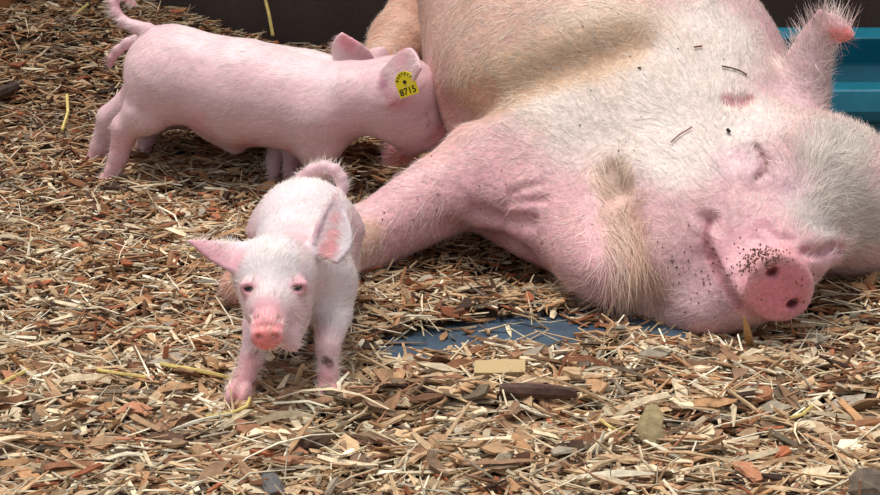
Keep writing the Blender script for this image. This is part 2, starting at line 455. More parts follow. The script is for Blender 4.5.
SV, SF = S.mesh((-.34, -.47, -.03), (.74, 1.30, .52), .0046)
SV[:, 2] = np.maximum(SV[:, 2], -.012)
print('sow mesh', len(SV), time.time() - T0)
PINK = srgb(218, 170, 174); WHITE = srgb(232, 216, 208); TAN = srgb(200, 158, 120); ROSE = srgb(214, 140, 146); GREY = srgb(192, 180, 174)
def HL(*uv, n=5):
    pts = []
    for a, b in zip(uv[:-1], uv[1:]): pts += [(a[0] + (b[0] - a[0]) * t, a[1] + (b[1] - a[1]) * t) for t in np.arange(n) / n]
    return H(*pts, uv[-1])
spl = [
    (HL((600, 60), (680, 60), (640, 100), (720, 40), (560, 90), (670, 140), (720, 110)), .13, WHITE, .85),
    (HL((490, 20), (450, 50), (520, 50), (560, 25), (600, 20)), .15, TAN, .55),
    (HL((470, 95), (520, 75), (570, 58), (610, 45)), .07, TAN, .6),
    (np.array([A(.1, .75, .4), A(.25, .6, .45), A(.2, 1.0, .4), A(.0, .8, .2), A(.35, .85, .35)]), .40, TAN, .5),
    (HL((385, 40), (410, 20), (430, 25)), .11, srgb(204, 150, 122), .65),
    (HL((425, 70), (440, 100), (450, 130), (440, 150)), .05, srgb(226, 170, 160), .6),
    (P(398, 150, .30)[None], .08, srgb(206, 110, 112), .9),
    (HL((500, 180), (470, 200), (430, 215), (400, 225), (540, 220), (580, 250)), .09, srgb(224, 168, 174), .8),
    (H((365, 238), (350, 250)), .05, srgb(196, 158, 128), .7),
    (P(240, 287, -.26)[None], .05, srgb(190, 128, 96), .9),
    (HL((612, 178), (620, 200), (626, 235), (634, 270), (645, 300)), .045, srgb(206, 164, 136), .45),
    (H((470, 240), (500, 240), (530, 256)), .03, srgb(192, 128, 132), .6),
    (H((830, 160), (850, 190), (845, 140), (865, 220), (820, 210)), .07, GREY, .85),
    (H((700, 280), (690, 300), (715, 310)), .06, srgb(214, 174, 182), .6),
    (H((760, 170), (740, 165), (790, 180)), .045, srgb(226, 184, 194), .7),
    (H((730, 250), (750, 270), (760, 240)), .06, srgb(226, 166, 174), .7),
    (H((790, 100), (805, 70), (815, 50)), .05, srgb(232, 196, 200), .7),
    (HL((750, 99), (740, 103), (728, 101)), .014, srgb(190, 110, 116), .7),
    (H((842, 38), (838, 46), (846, 34), (835, 34)), .015, srgb(222, 118, 114), .9),
    (HL(*mouth), .009, srgb(160, 98, 108), .8),  # shade of the mouth fold painted into the skin colour
    (HL(*eye1), .0062, srgb(140, 92, 86), .8),
    (HL(*eye2), .016, srgb(206, 150, 160), .8),
    (SC[None], .070, srgb(226, 142, 150), .95),
    ((SC + NB * .01)[None], .050, srgb(224, 134, 148), .8),
    (np.array(nostrils), .012, srgb(110, 56, 60), .8),
    (HL((752, 262), (762, 256), (772, 252), (781, 254), (745, 270)), .010, srgb(150, 104, 96), .5),
]
scol = splat(SV, PINK, spl)
sow = empty('sow', (.2, .3, 0), 'large pink and tan sow asleep on her side with a wrinkled snout', 'pig')
add('body', mesh_from('sow_body', SV, SF, scol), M_SOW, sow)
SNOUT = SC
def sow_flow(p):
    head = p - (SNOUT + A(0, -.05, .02)); w = sm(.30, .52, np.linalg.norm(p - P(790, 210, -.22), axis=1))[:, None]
    body = np.tile(A(-.55, .45, -.45), (len(p), 1))
    f = head / (np.linalg.norm(head, axis=1, keepdims=True) + 1e-9) * (1 - w) + body * w
    ff = near(p, fold, .07)[:, None]; f = f * (1 - ff) + A(.30, -.15, -1) * ff
    leg = sm(.04, -.10, p[:, 0])[:, None] * (p[:, 1] < .3)[:, None]
    return f * (1 - leg) + A(-.6, -.1, -.5) * leg
fold = HL((612, 176), (618, 200), (624, 235), (632, 270), (642, 296))
chestl = H((560, 285), (590, 300), (620, 315), (540, 270))
earp = H((832, 22), (820, 30), (812, 55), (845, 30), (848, 45)); skull = H((860, 130), (845, 112), (872, 150), (850, 180), (860, 210))
def near(p, q, r): return np.zeros(len(p)) if len(q) == 0 else 1 - sm(r * .4, r, np.min(np.stack([np.linalg.norm(p - x, axis=1) for x in q]), 0))
def sow_w(p):
    pr = project(p); vis = (pr[:, 0] > -20) & (pr[:, 0] < 900) & (pr[:, 1] > -30)
    bare = np.maximum(near(p, np.array([SC]), .075), np.maximum(near(p, HL(*mouth), .016), near(p, HL(*eye1), .016))); bare = np.maximum(bare, .75 * near(p, H((740, 262), (755, 240), (830, 256)), .05))
    return (vis * .7 + .3) * (1 - .97 * bare) * (.45 + .5 * near(p, fold, .05) + .9 * near(p, skull, .14) + .5 * sm(.12, .3, p[:, 2]))
def sow_len(p):
    return 0.017 + .016 * near(p, fold, .05) + .014 * near(p, chestl, .07) + .005 * near(p, earp, .06) + .005 * near(p, skull, .12)
def sow_lift(p): return .16 + .28 * near(p, earp, .05) + .12 * near(p, skull, .12) + .2 * near(p, chestl, .06)
def sow_tint(p):
    f = near(p, fold, .09)[:, None] * .75 * (.6 + .5 * NO(p, 30))[:, None]; f = np.clip(f, 0, 1)
    return np.array(srgb(244, 234, 218)) * (1 - f) + np.array(srgb(226, 190, 136)) * f
hairs('bristles', SV, SF, scol, 90000, sow_len, .00080, sow_flow, sow, lift=sow_lift, weight=sow_w, lighten=.50, seed=11, tint=sow_tint, wob=.28)
# crumbs of dirt stuck to her face
r_ = np.random.default_rng(5); uvs = []
for (cu, cv, su_, sv_, k) in ((766, 256, 11, 5, 110), (750, 264, 6, 6, 40), (690, 275, 26, 20, 46), (735, 255, 16, 16, 26), (560, 120, 90, 60, 16), (790, 292, 18, 12, 12), (420, 215, 40, 20, 14)):
    uvs += [(cu + r_.normal() * su_, cv + r_.normal() * sv_) for _ in range(k)]
q = H(*uvs); nq = S.grad(q); dv = []; dc = []
cube = np.array([(a, b, c) for a in (-1, 1) for b in (-1, 1) for c in (-1, 1)], float)
for p_, n_ in zip(q, nq):
    dv.append(p_ + n_ * .0004 + cube * r_.uniform(.0003, .0012, (8, 3))); dc.append(np.tile(srgb(104, 74, 58) * r_.uniform(.5, 1.8), (8, 1)))
cf = np.array([(0, 1, 3, 2), (4, 6, 7, 5), (0, 4, 5, 1), (2, 3, 7, 6), (0, 2, 6, 4), (1, 5, 7, 3)])
add('dirt', mesh_from('dirt', np.concatenate(dv), (np.arange(len(q))[:, None, None] * 8 + cf).reshape(-1, 4), np.concatenate(dc)), M_CHIP, sow, label='dark crumbs of dirt on the face', kind='stuff')
print('sow done', time.time() - T0)

# ------------------------------------------------------------------ piglets
PK = srgb(222, 182, 188); PKW = srgb(232, 214, 216); PKD = srgb(212, 146, 154); PKH = srgb(208, 150, 146)
def finish_piglet(B, lo, hi, h, name, label, spl, flow, nh, root, hlen=.010, base=PK):
    V, Fq = B.mesh(lo, hi, h)
    col = splat(V, base, spl)
    e = empty('piglet', root, label, 'piglet', 'piglets around the sow')
    add('body', mesh_from(name, V, Fq, col), M_PIG, e)
    hairs('bristles', V, Fq, col, int(nh * 1.5), hlen * 1.15, .00060, flow, e, lift=.16, lighten=.62, seg=2, seed=len(V), wob=.14)
    print(name, len(V), time.time() - T0)
    return e
def hoof(B, p, fw, r, side):
    """two claws at the end of a leg"""
    fw = unit(A(fw[0], fw[1], 0)); sd = A(-fw[1], fw[0], 0)
    for t in (-1, 1):
        c = np.asarray(p) + sd * t * r * .50 + fw * r * .25
        B.ell(c, A(r * 1.05, r * .52, r * .95), (fw + sd * t * .12, sd, A(0, 0, 1)), k=r * .25)

# --- the piglet seen from the side, with the ear tag
B = Body()
def ya(u): return .345 - (u - 130) / 190 * .085
def a_(u, v, dy=0): return P(u, v, ya(u) + dy)
q = 1 / 615.0
B.chain([(a_(172, 72), 44*q), (a_(245, 92), 52*q), (a_(312, 106), 46*q), (a_(352, 99), 37*q), (a_(395, 96), 33*q)], k=.04)
B.ell(a_(172, 74), A(42*q, .066, 44*q), k=.03)
B.ell(a_(235, 116), A(34*q, .045, 24*q), k=.03)
B.ell(a_(318, 118), A(32*q, .060, 42*q), k=.03)
# head and snout pushed into the belly
B.ell(a_(400, 92, .008), A(38*q, .046, 33*q), k=.03)
B.chain([(a_(402, 102), 32*q), (a_(420, 122), 20*q), (a_(432, 132, .01), 15*q)], k=.03)
B.chain([(a_(398, 120), 22*q), (a_(412, 140, .01), 15*q)], k=.03)
# legs
B.chain([(a_(165, 84, -.030), 36*q), (a_(146, 112, -.042), 23*q), (a_(126, 127, -.045), 14*q), (a_(119, 156, -.045), 9.5*q), (a_(113, 174, -.045), 9.5*q)], k=.022)
B.chain([(a_(160, 82, .035), 34*q), (a_(138, 104, .050), 22*q), (a_(111, 118, .055), 14*q), (a_(101, 146, .055), 10*q), (a_(95, 160, .055), 9.5*q)], k=.022)
B.chain([(a_(320, 118, -.030), 30*q), (a_(320, 146, -.036), 19*q), (a_(318, 172, -.036), 12*q), (a_(316, 192, -.036), 10*q)], k=.02)
B.chain([(a_(302, 118, .035), 28*q), (a_(295, 146, .040), 13*q), (a_(292, 168, .040), 8.5*q), (a_(291, 178, .040), 8*q)], k=.02)
for f in (a_(110, 180, -.045), a_(92, 166, .055), a_(316, 198, -.036), a_(291, 184, .040)): hoof(B, f, (-.6, -.8), .0135, 1)
B.cap(a_(205, 128, -.01), a_(235, 146, 0), .006, .010, k=.03)
# tail
tl = [(148, 30, 7.5), (136, 27, 6), (124, 22, 5.2), (116, 12, 4.6), (114, 3, 4.2), (119, -4, 3.8), (127, -3, 3.4), (134, 4, 2.6)]
B.chain([(a_(u, v, -.01 + .004 * i), r*q) for i, (u, v, r) in enumerate(tl)], k=.008)
# ears
eb = a_(384, 86, -.054)
pts, rr = leaf(eb, a_(421, 68, -.108) - eb, (a_(406, 54, -.07) - a_(398, 104, -.085)) * .5, A(.3, -1, .1), curl=-.30, rad=.0040, wide=(.65, .5), tip=.42)
B.sheet(pts, rr, k=.012)
eb2 = a_(390, 80, .045)
pts, rr = leaf(eb2, A(.030, .035, .005), A(-.012, 0, .014), A(0, 1, 0), curl=.3, rad=.004)
B.sheet(pts, rr, k=.01)
def flow_a(p): return np.tile(A(-1, .15, -.25), (len(p), 1))
spl = [
    ([a_(200, 30), a_(250, 50), a_(300, 62), a_(340, 90), a_(330, 110)], .07, PKW, .7),
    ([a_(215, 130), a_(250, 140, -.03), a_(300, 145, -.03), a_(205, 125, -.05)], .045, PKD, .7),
    ([a_(113, 175, -.05), a_(95, 160, .05), a_(120, 140, -.05)], .05, srgb(226, 168, 174), .7),
    ([a_(112, 182, -.05), a_(94, 168, .05), a_(316, 198, -.03), a_(291, 186, .04)], .022, PKH, .8),
    ([a_(388, 84, -.05), a_(392, 90, -.05)], .022, srgb(170, 104, 128), .8),
    ([a_(410, 62, -.065), a_(400, 98, -.065)], .030, srgb(226, 158, 170), .8),
    (B.hits([(426, 114), (428, 118), (429, 122), (428, 126)]), .006, srgb(120, 88, 84), .55),
    ([a_(432, 132)], .03, srgb(210, 120, 130), .8),
    ([a_(408, 140)], .035, srgb(206, 116, 126), .8),
    ([a_(300, 165, .04), a_(291, 180, .04)], .035, srgb(206, 132, 140), .7),  # far foreleg: shade under the body painted into its pink
    ([a_(118, 5), a_(130, 0)], .025, srgb(226, 168, 178), .6)]
lo = a_(75, 205).copy(); pa = finish_piglet(B, (-.60, .08, -.02), (.03, .46, .31), .0034, 'piglet_side', 'pink piglet in side view with a yellow ear tag, nosing the sow belly', spl, flow_a, 16000, (-.3, .3, 0))
# ear tag
tc = B.hit(407, 84); tn = B.grad(tc[None])[0]; tn = unit(tn + A(.1, -.9, .1))
tu = unit(A(.88, 0, .32) - tn * (A(.88, 0, .32) @ tn)); tv = np.cross(tn, tu)
if tv[2] < 0: tv = -tv
tagc = tc + tn * .0035
def prism(name, outline, thick, origin, ux, uy, un, m, parent, **kw):
    n = len(outline); o2 = np.array(outline, float)
    V = np.concatenate([origin + o2[:, :1] * ux + o2[:, 1:] * uy + un * z for z in (-thick / 2, thick / 2)])
    me = bpy.data.meshes.new(name)
    me.from_pydata(V.tolist(), [], [list(range(n))[::-1], list(range(n, 2 * n))] + [[i, (i + 1) % n, (i + 1) % n + n, i + n] for i in range(n)])
    return add(name, me, m, parent, **kw)
w = .0165
outl = [(-w, -.018), (w, -.018)] + [(w * math.cos(t), .004 + .0165 * math.sin(t)) for t in np.linspace(0, math.pi, 14)]
tag = prism('ear_tag', outl, .0022, tagc, tu, tv, tn, M_TAG, None, label='yellow plastic tag numbered 8715 in the ear of the side-on piglet', cat='ear tag')
stud = prism('stud', [(.0028 * math.cos(t), .0028 * math.sin(t)) for t in np.linspace(0, 2 * math.pi, 12)[:-1]], .002, tagc + tn * .0018 + tv * .004, tu, tv, tn, M_INK, tag)
def text(body, size, off, rot, parent):
    cu = bpy.data.curves.new('number', 'FONT'); cu.body = body; cu.size = size; cu.align_x = 'CENTER'; cu.align_y = 'CENTER'; cu.extrude = .0002; cu.offset = .0002
    o = bpy.data.objects.new('number', cu); C.objects.link(o)
    M = Matrix(np.column_stack([tu, tv, np.cross(tu, tv)]).tolist()).to_4x4(); M.translation = Vector(tagc + tn * .0014 + tu * off[0] + tv * off[1])
    o.matrix_world = M @ Matrix.Rotation(rot, 4, 'Z'); bpy.context.view_layer.update()
    dg = bpy.context.evaluated_depsgraph_get(); me = bpy.data.meshes.new_from_object(o.evaluated_get(dg)); mw = o.matrix_world.copy()
    bpy.data.objects.remove(o); me.transform(mw); me.materials.clear()
    return add('number', me, M_INK, parent)
text('8715', .0145, (0, -.0105), 0, tag)
for i, ch in enumerate('8269517'):
    t = math.radians(158 - i * 22.5); text(ch, .0055, (.0125 * math.cos(t), .004 + .0125 * math.sin(t)), t - math.pi / 2, tag)

# --- the piglet behind it
B = Body()
def b_(u, v, dy=0): return P(u, v, .485 - (u - 130) / 220 * .07 + dy)
q = 1 / 592.0
B.chain([(b_(172, 78), 42*q), (b_(245, 88), 48*q), (b_(306, 94), 44*q), (b_(345, 92), 34*q), (b_(372, 96), 30*q)], k=.04)
B.ell(b_(172, 82), A(42*q, .062, 46*q), k=.03)
B.chain([(b_(372, 98), 28*q), (b_(400, 118), 17*q)], k=.03)
B.chain([(b_(165, 90, -.03), 32*q), (b_(152, 112, -.04), 20*q), (b_(150, 124, -.04), 13*q), (b_(146, 138, -.04), 9.5*q)], k=.02)
B.chain([(b_(165, 90, .03), 32*q), (b_(150, 104, .04), 20*q), (b_(140, 114, .04), 13*q), (b_(138, 126, .04), 9.5*q)], k=.02)
B.chain([(P(300, 118, .40), 26*q), (P(281, 138, .355), 11*q), (P(274, 160, .335), 7.5*q), (P(273, 176, .325), 7*q)], k=.02)
B.chain([(b_(312, 112, .03), 26*q), (b_(312, 132, .035), 15*q), (b_(312, 150, .035), 10*q)], k=.02)
for f in (b_(145, 146, -.04), b_(137, 133, .04), P(272, 182, .318), b_(312, 156, .035)): hoof(B, f, (-.5, -.8), .0125, 1)
tl = [(146, 40, 6.5), (138, 40, 5.5), (128, 43, 5), (118, 50, 4.4), (112, 58, 3.8), (110, 66, 2.6)]
B.chain([(b_(u, v), r*q) for u, v, r in tl], k=.008)
eb = b_(358, 66, -.015)
pts, rr = leaf(eb, b_(342, 34, -.03) - eb, (b_(376, 60, -.02) - b_(340, 58, -.02)) * .5, A(.1, -1, .1), curl=-.35, rad=.0045, wide=(.9, .3), tip=.55)
B.sheet(pts, rr, k=.012)
eb2 = b_(372, 70, .05)
pts, rr = leaf(eb2, A(.02, .03, .03), A(.02, 0, -.01), A(0, 1, 0), curl=.3, rad=.004)
B.sheet(pts, rr, k=.01)
spl = [([b_(220, 40), b_(260, 46), b_(300, 52), b_(330, 60)], .07, PKW, .85),
       ([b_(352, 48, -.04), b_(345, 44, -.04)], .025, srgb(228, 150, 160), .85),
       ([P(273, 182, .32)], .02, PKH, .8), ([b_(112, 58)], .03, srgb(206, 146, 158), .6)]
finish_piglet(B, (-.60, .22, -.02), (.0, .62, .31), .0036, 'piglet_behind', 'pale piglet half hidden behind the ear-tagged one, only ear, back and tail showing', spl, flow_a, 9000, (-.25, .45, 0))

# --- the piglet walking towards the viewer
B = Body()
rump = P(305, 227, -.29); shou = P(302, 270, -.45)
B.chain([(rump, .063), (P(304, 250, -.37), .064), (shou, .060), (P(290, 272, -.50), .048), (P(276, 276, -.54), .044)], k=.035)
B.ell(rump + A(0, .005, -.005), A(.062, .055, .058), k=.03)
B.ell(P(304, 275, -.38), A(.052, .09, .045), k=.03)
# head
B.ell(P(274, 272, -.545), A(.0455, .045, .043), k=.02)
B.chain([(P(273, 280, -.56), .041), (P(271, 306, -.60), .030), (P(268, 326, -.635), .0190), (P(267, 334, -.648), .0175)], k=.022)
B.ell(P(287, 312, -.575), A(.028, .035, .030), k=.025)
B.ell(P(262, 306, -.575), A(.019, .03, .024), k=.02)
B.chain([(P(285, 320, -.585), .022), (P(289, 338, -.612), .014), (P(293, 345, -.618), .0085)], k=.018)
B.chain([(P(283, 285, -.57), .014), (P(296, 279, -.557), .012)], k=.015)
B.chain([(P(262, 285, -.57), .014), (P(255, 279, -.557), .011)], k=.015)
fn = unit(A(-.05, -1, -.10)); fx = unit(np.cross(A(0, 0, 1), -fn)); fx = A(1, -.05, .05); fx = unit(fx - fn * (fx @ fn)); fz = np.cross(fn, fx)
fs = P(267, 338, -.660)
B.ell(fs, A(.0195, .0138, .0062), (fx, fz, fn), k=.008)
B.ell(fs - fn * .012 + A(0, 0, .003), A(.0178, .0140, .010), (fx, fz, fn), k=.012)
for i, (u, v) in enumerate(((259, 338), (275, 338))):
    B.ell(P(u, v, -.667), A(.0038, .0030, .006), (fx, fz, fn), k=.003, sub=True)
for t in (0, 1, 2):
    B.cap(P(255, 326 - t * 6, -.66 + .018 * t), P(281, 326 - t * 6, -.66 + .018 * t), .0028, .0028, .006, True)
# mouth
B.chain([(P(280, 346, -.66), .002), (P(286, 336, -.642), .002), (P(293, 328, -.625), .002)], k=.004, sub=True)
# eyes: lids
EYES = [P(249, 288, -.585), P(299, 287, -.580)]
eyeh = [B.hit(249, 288), B.hit(298, 287)]
for e_ in eyeh:
    B.ell(e_ + A(0, .002, .0035), A(.0115, .008, .0065), k=.008)
    B.ell(e_ + A(0, .003, -.0045), A(.0105, .008, .0060), k=.008)
    B.ell(e_ + A(0, -.004, 0), A(.0062, .0075, .0034), k=.003, sub=True)
# ears
eb = P(253, 248, -.535)
pts, rr = leaf(eb, P(190, 245, -.555) - eb, A(.003, -.017, -.0085), A(.1, -.35, -.95), curl=.75, bend=A(0, 0, .005), rad=.0036, wide=(.85, .35), tip=.65)
B.sheet(pts, rr, k=.012)
eb = P(316, 250, -.525)
pts, rr = leaf(eb, P(338, 194, -.50) - eb, A(.018, -.012, -.012), A(.85, -.5, .05), curl=.75, bend=A(-.002, 0, 0), rad=.0036, wide=(.8, .35), tip=.65)
B.sheet(pts, rr, k=.012)
# legs
B.chain([(P(330, 285, -.45), .036), (P(332, 315, -.475), .025), (P(328, 348, -.545), .0145), (P(328, 374, -.56), .0125), (P(328, 388, -.568), .0130)], k=.018)
B.chain([(P(270, 295, -.46), .034), (P(260, 328, -.515), .021), (P(252, 358, -.56), .0145), (P(244, 378, -.575), .0125), (P(241, 387, -.58), .0130)], k=.018)
hoof(B, P(328, 395, -.578), (0, -1), .0165, 1); hoof(B, P(240, 394, -.590), (-.2, -1), .0165, 1)
for s_ in (-1, 1):
    x0 = rump[0] + s_ * .036
    B.chain([(A(x0, -.275, .115), .045), (A(x0 + s_ * .006, -.285, .080), .028), (A(x0 + s_ * .004, -.258, .055), .017), (A(x0, -.268, .028), .0125), (A(x0, -.272, .014), .013)], k=.018)
    hoof(B, A(x0, -.277, .010), (0, -1), .015, 1)
tl = [(303, 179, 8), (312, 171, 6.4), (324, 167, 6), (335, 170, 5.6), (341, 178, 5.4), (343, 187, 5.2), (343, 192, 4.0)]
B.chain([(P(u, v, -.235 - .004 * i), r / 740) for i, (u, v, r) in enumerate(tl)], k=.006)
def flow_f(p): return np.tile(A(.05, 1, -.15), (len(p), 1))
spl = [
    (B.hits([(300, 186), (282, 200), (266, 225), (262, 240), (320, 192), (345, 250), (350, 275), (340, 300), (300, 210), (315, 225), (290, 225), (352, 240)]), .075, srgb(230, 220, 224), .75),
    ([P(272, 262, -.58), P(272, 285, -.6)], .045, PKW, .8),
    ([P(290, 232, -.47), P(270, 236, -.5)], .035, srgb(232, 186, 192), .7),
    ([fs, P(267, 326, -.65)], .032, srgb(224, 130, 136), .75),
    ([P(266, 310, -.63)], .026, srgb(224, 150, 158), .6),
    ([fs + fn * .005], .022, srgb(236, 128, 122), .95),
    ([P(259, 338, -.667), P(275, 338, -.667)], .005, srgb(150, 60, 60), .8),
    (eyeh, .017, srgb(216, 142, 150), .8),
    ([P(215, 256, -.56), P(235, 260, -.56), P(200, 248, -.56)], .024, srgb(222, 150, 162), .7),
    ([P(225, 259, -.55), P(240, 262, -.55)], .010, srgb(120, 70, 96), .8),  # shadow inside the rolled ear, painted as dark skin colour
    ([P(335, 235, -.52), P(338, 220, -.51), P(330, 248, -.53)], .018, srgb(226, 138, 142), .85),
    ([P(315, 230, -.52)], .018, srgb(206, 150, 166), .6),
    (B.hits([(325, 360), (329, 362), (330, 365)]), .0085, srgb(84, 58, 48), .95), (B.hits([(255, 352), (252, 356)]), .008, srgb(130, 96, 84), .8),
    (B.hits([(325, 380), (331, 381)]), .006, srgb(140, 100, 92), .5), (B.hits([(245, 275), (258, 258), (276, 256), (290, 262), (275, 270)]), .02, srgb(222, 212, 212), .5),
    ([P(240, 385, -.59), P(245, 370, -.59), P(328, 388, -.58)], .035, srgb(230, 162, 168), .8),
    ([P(238, 398, -.60), P(328, 399, -.59)], .012, srgb(200, 130, 130), .8),
]
pf = finish_piglet(B, (-.37, -.70, -.02), (-.06, -.20, .27), .0030, 'piglet_front', 'pink piglet walking towards the viewer with one ear up and one out', spl, flow_f, 20000, (-.18, -.42, 0))
import bmesh
for e_ in eyeh:
    bm = bmesh.new(); bmesh.ops.create_uvsphere(bm, u_segments=16, v_segments=10, radius=.0056)
    me = bpy.data.meshes.new('eye'); bm.to_mesh(me); bm.free(); me.transform(Matrix.Translation(Vector(e_ + A(0, .0020, 0))))
    me.polygons.foreach_set('use_smooth', [True] * len(me.polygons))
    add('eye', me, M_EYE, pf, label='dark eye')

# ------------------------------------------------------------------ pen furniture
def extrude_x(name, prof, x0, x1, m, parent=None, smooth=False, **kw):
    prof = np.array(prof); n = len(prof)
    V = [(x, y, z) for x in (x0, x1) for y, z in prof]
    me = bpy.data.meshes.new(name)
    me.from_pydata(V, [], [list(range(n)), list(range(n, 2 * n))[::-1]] + [[i, i + n, (i + 1) % n + n, (i + 1) % n] for i in range(n)])
    bm = bmesh.new(); bm.from_mesh(me); bmesh.ops.recalc_face_normals(bm, faces=bm.faces)
    ed = [e for e in bm.edges if len(e.link_faces) == 2 and e.calc_face_angle(0) > .5]
    bmesh.ops.bevel(bm, geom=ed, offset=.006, segments=3, profile=.6, affect='EDGES', clamp_overlap=True); bm.to_mesh(me); bm.free()
    return add(name, me, m, parent, **kw)
X0, X1 = .585, 1.30
trough = empty('feed_trough', (.9, .47, 0), 'teal plastic feed trough behind the sow head', 'trough')
extrude_x('near_wall', [(.325, .0), (.335, .095), (.318, .100), (.318, .118), (.334, .150), (.385, .150), (.392, .060), (.375, .0)], X0, X1, M_TEAL, trough)
extrude_x('far_wall', [(.60, .0), (.590, .070), (.612, .118), (.605, .168), (.665, .172), (.68, .0)], X0, X1, M_TEAL, trough)
box('trough_floor', (X0, .375, .045), (X1, .602, .058), M_TEAL, trough, bevel=.002)
box('end_wall', (X0 - .012, .325, .0), (X0 + .004, .68, .150), M_TEAL, trough, bevel=.004)
pp = P(3, 12, 1.08)
box('post', (pp[0] - .05, 1.05, 0), (pp[0] + .022, 1.11, .9), M_POST, bevel=.006, kind=None, label='orange brown wooden post against the pen wall', cat='post')

# ------------------------------------------------------------------ wood chips
PAL = .86 * np.array([srgb(*c) for c in ((226, 202, 164), (204, 166, 122), (184, 134, 88), (150, 98, 62), (112, 74, 50), (72, 50, 38), (160, 146, 128), (240, 226, 196), (172, 96, 56))])
PAL = PAL + .14 * PAL.mean(1, keepdims=True) * 1.0
def chip_arrays(n, r, front=None):
    kind = r.choice(4, n, p=(.60, .13, .22, .05))
    Lr = np.array([(.016, .062), (.014, .038), (.036, .100), (.016, .036)])
    Wr = np.array([(.0020, .0064), (.0064, .0140), (.0010, .0024), (.0080, .0170)])
    Tr = np.array([(.0010, .0028), (.0016, .0036), (.0008, .0014), (.0030, .0065)])
    u = r.random((3, n)); pick = lambda R, t: R[kind, 0] + (R[kind, 1] - R[kind, 0]) * t
    L, W, T = pick(Lr, u[0] ** 1.5), pick(Wr, u[1]), pick(Tr, u[2])
    pk = {0: (.24, .25, .17, .10, .06, .02, .03, .09, .04), 1: (.20, .26, .19, .13, .08, .03, .04, .02, .05),
          2: (.32, .22, .10, .06, .02, .01, .03, .24, .0), 3: (.0, .04, .12, .26, .24, .14, .06, .0, .14)}
    ci = np.zeros(n, int)
    for k, p in pk.items():
        m = kind == k; p = np.array(p) / sum(p); ci[m] = r.choice(9, m.sum(), p=p)
    col = PAL[ci] * (.62 + .62 * r.random((n, 1)))
    return kind, L, W, T, col, ci
def chip_rings(L, W, T, r, rings=3):
    """local vertices of n splinters: rings x 4 corners, ends narrowed and skewed"""
    n = len(L); out = []
    bend = r.normal(0, .06, n) * L; e = .12 + .8 * r.random((2, n)); sk = r.normal(0, .35, (2, n))
    for k in range(rings):
        s = k / (rings - 1); x = (s - .5) * L
        ta = e[0] * (1 - s) ** 2 + e[1] * s ** 2 + 1.0 * 2 * s * (1 - s) * .95 if rings == 3 else 1
        f = np.where(s < .5, e[0] + (1 - e[0]) * min(1, 2 * s), e[1] + (1 - e[1]) * min(1, 2 * (1 - s)))
        w = W * f * .5; t = T * (.55 + .45 * f) * .5
        yb = bend * (4 * s * (1 - s)); zb = bend * .6 * (4 * s * (1 - s))
        skx = W * np.where(s < .5, sk[0], sk[1]) * (1 if k in (0, rings - 1) else 0)
        for a, b in ((-1, -1), (1, -1), (1, 1), (-1, 1)):
            out.append(np.stack([x + skx * a * .6, yb + a * w * (1 + .25 * r.normal(0, .5, n)), zb + b * t * (1 + .25 * r.normal(0, .5, n))], 1))
    return np.stack(out, 1)
def ring_faces(rings):
    f = [[0, 3, 2, 1], [4 * rings - 4, 4 * rings - 3, 4 * rings - 2, 4 * rings - 1]]
    for k in range(rings - 1):
        for c in range(4): f.append([4 * k + c, 4 * k + (c + 1) % 4, 4 * k + 4 + (c + 1) % 4, 4 * k + 4 + c])
    return np.array(f)
def rot(yaw, pit, rol):
    cy, sy, cp, sp, cr, sr = np.cos(yaw), np.sin(yaw), np.cos(pit), np.sin(pit), np.cos(rol), np.sin(rol); z = 0 * yaw
    Rz = np.stack([cy, -sy, z, sy, cy, z, z, z, z + 1], -1).reshape(-1, 3, 3)
    Ry = np.stack([cp, z, sp, z, z + 1, z, -sp, z, cp], -1).reshape(-1, 3, 3)
    Rx = np.stack([z + 1, z, z, z, cr, -sr, z, sr, cr], -1).reshape(-1, 3, 3)
    return Rz @ Ry @ Rx
r = np.random.default_rng(21)
N = 88000
x = r.uniform(-1.45, 1.45, N); y = r.uniform(-1.0, WALLY - .055, N)
keep = (np.abs(x) < .70 + .12 * (y + 1.0)) | (r.random(N) < .35)
x, y = x[keep], y[keep]; n = len(x)
kind, L, W, T, col, ci = chip_arrays(n, r)
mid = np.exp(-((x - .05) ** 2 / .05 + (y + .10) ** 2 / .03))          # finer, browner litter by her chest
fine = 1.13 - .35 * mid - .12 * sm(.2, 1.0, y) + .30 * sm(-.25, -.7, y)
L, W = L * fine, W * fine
col = col * (1 - .38 * mid - .36 * sm(-.1, .6, y))[:, None] ** np.array([.8, 1.0, 1.15])  # browner by her chest; towards the back, dimmer light put into the colour
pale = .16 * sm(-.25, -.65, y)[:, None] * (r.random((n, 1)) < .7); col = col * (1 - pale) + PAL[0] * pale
lay = r.random(n)
z = terrain(x, y) - .002 + .016 * lay + .008 * NO(np.stack([x, y, 0 * x], 1), 17)
pit = r.normal(0, .20, n) + (r.random(n) < .10) * r.normal(0, .5, n); rol = r.normal(0, .5, n)
yaw = np.where(r.random(n) < .45, r.normal(0, .45, n), r.uniform(0, 2 * math.pi, n))
pts = np.stack([x, y, z], 1)
inside = S(pts) < -.012
bare = in_patch(x, y, -.004) & (r.random(n) < .955)
ontrough = (x > X0 - .02) & (y > .30) & (y < .70)
pr = project(pts)
ok = ~(inside | bare | ontrough)
z = np.where(in_patch(x, y), .001 + T, z); pts[:, 2] = z
size = pr[:, 2] ** -2 * L * W * (1 + .6 * (kind == 2))
inview = (pr[:, 0] > 8) & (pr[:, 0] < 872) & (pr[:, 1] < 488) & ((pr[:, 1] > 352) | ((pr[:, 0] < 180) & (pr[:, 1] > 190))) & ok & (lay > .55)
cand = np.nonzero(inview)[0]; top = cand[np.argsort(-size[cand])[:270]]
single = np.zeros(n, bool); single[top] = True
bulk = ok & ~single
RV = chip_rings(L, W, T, r); R3 = rot(yaw, pit, rol)
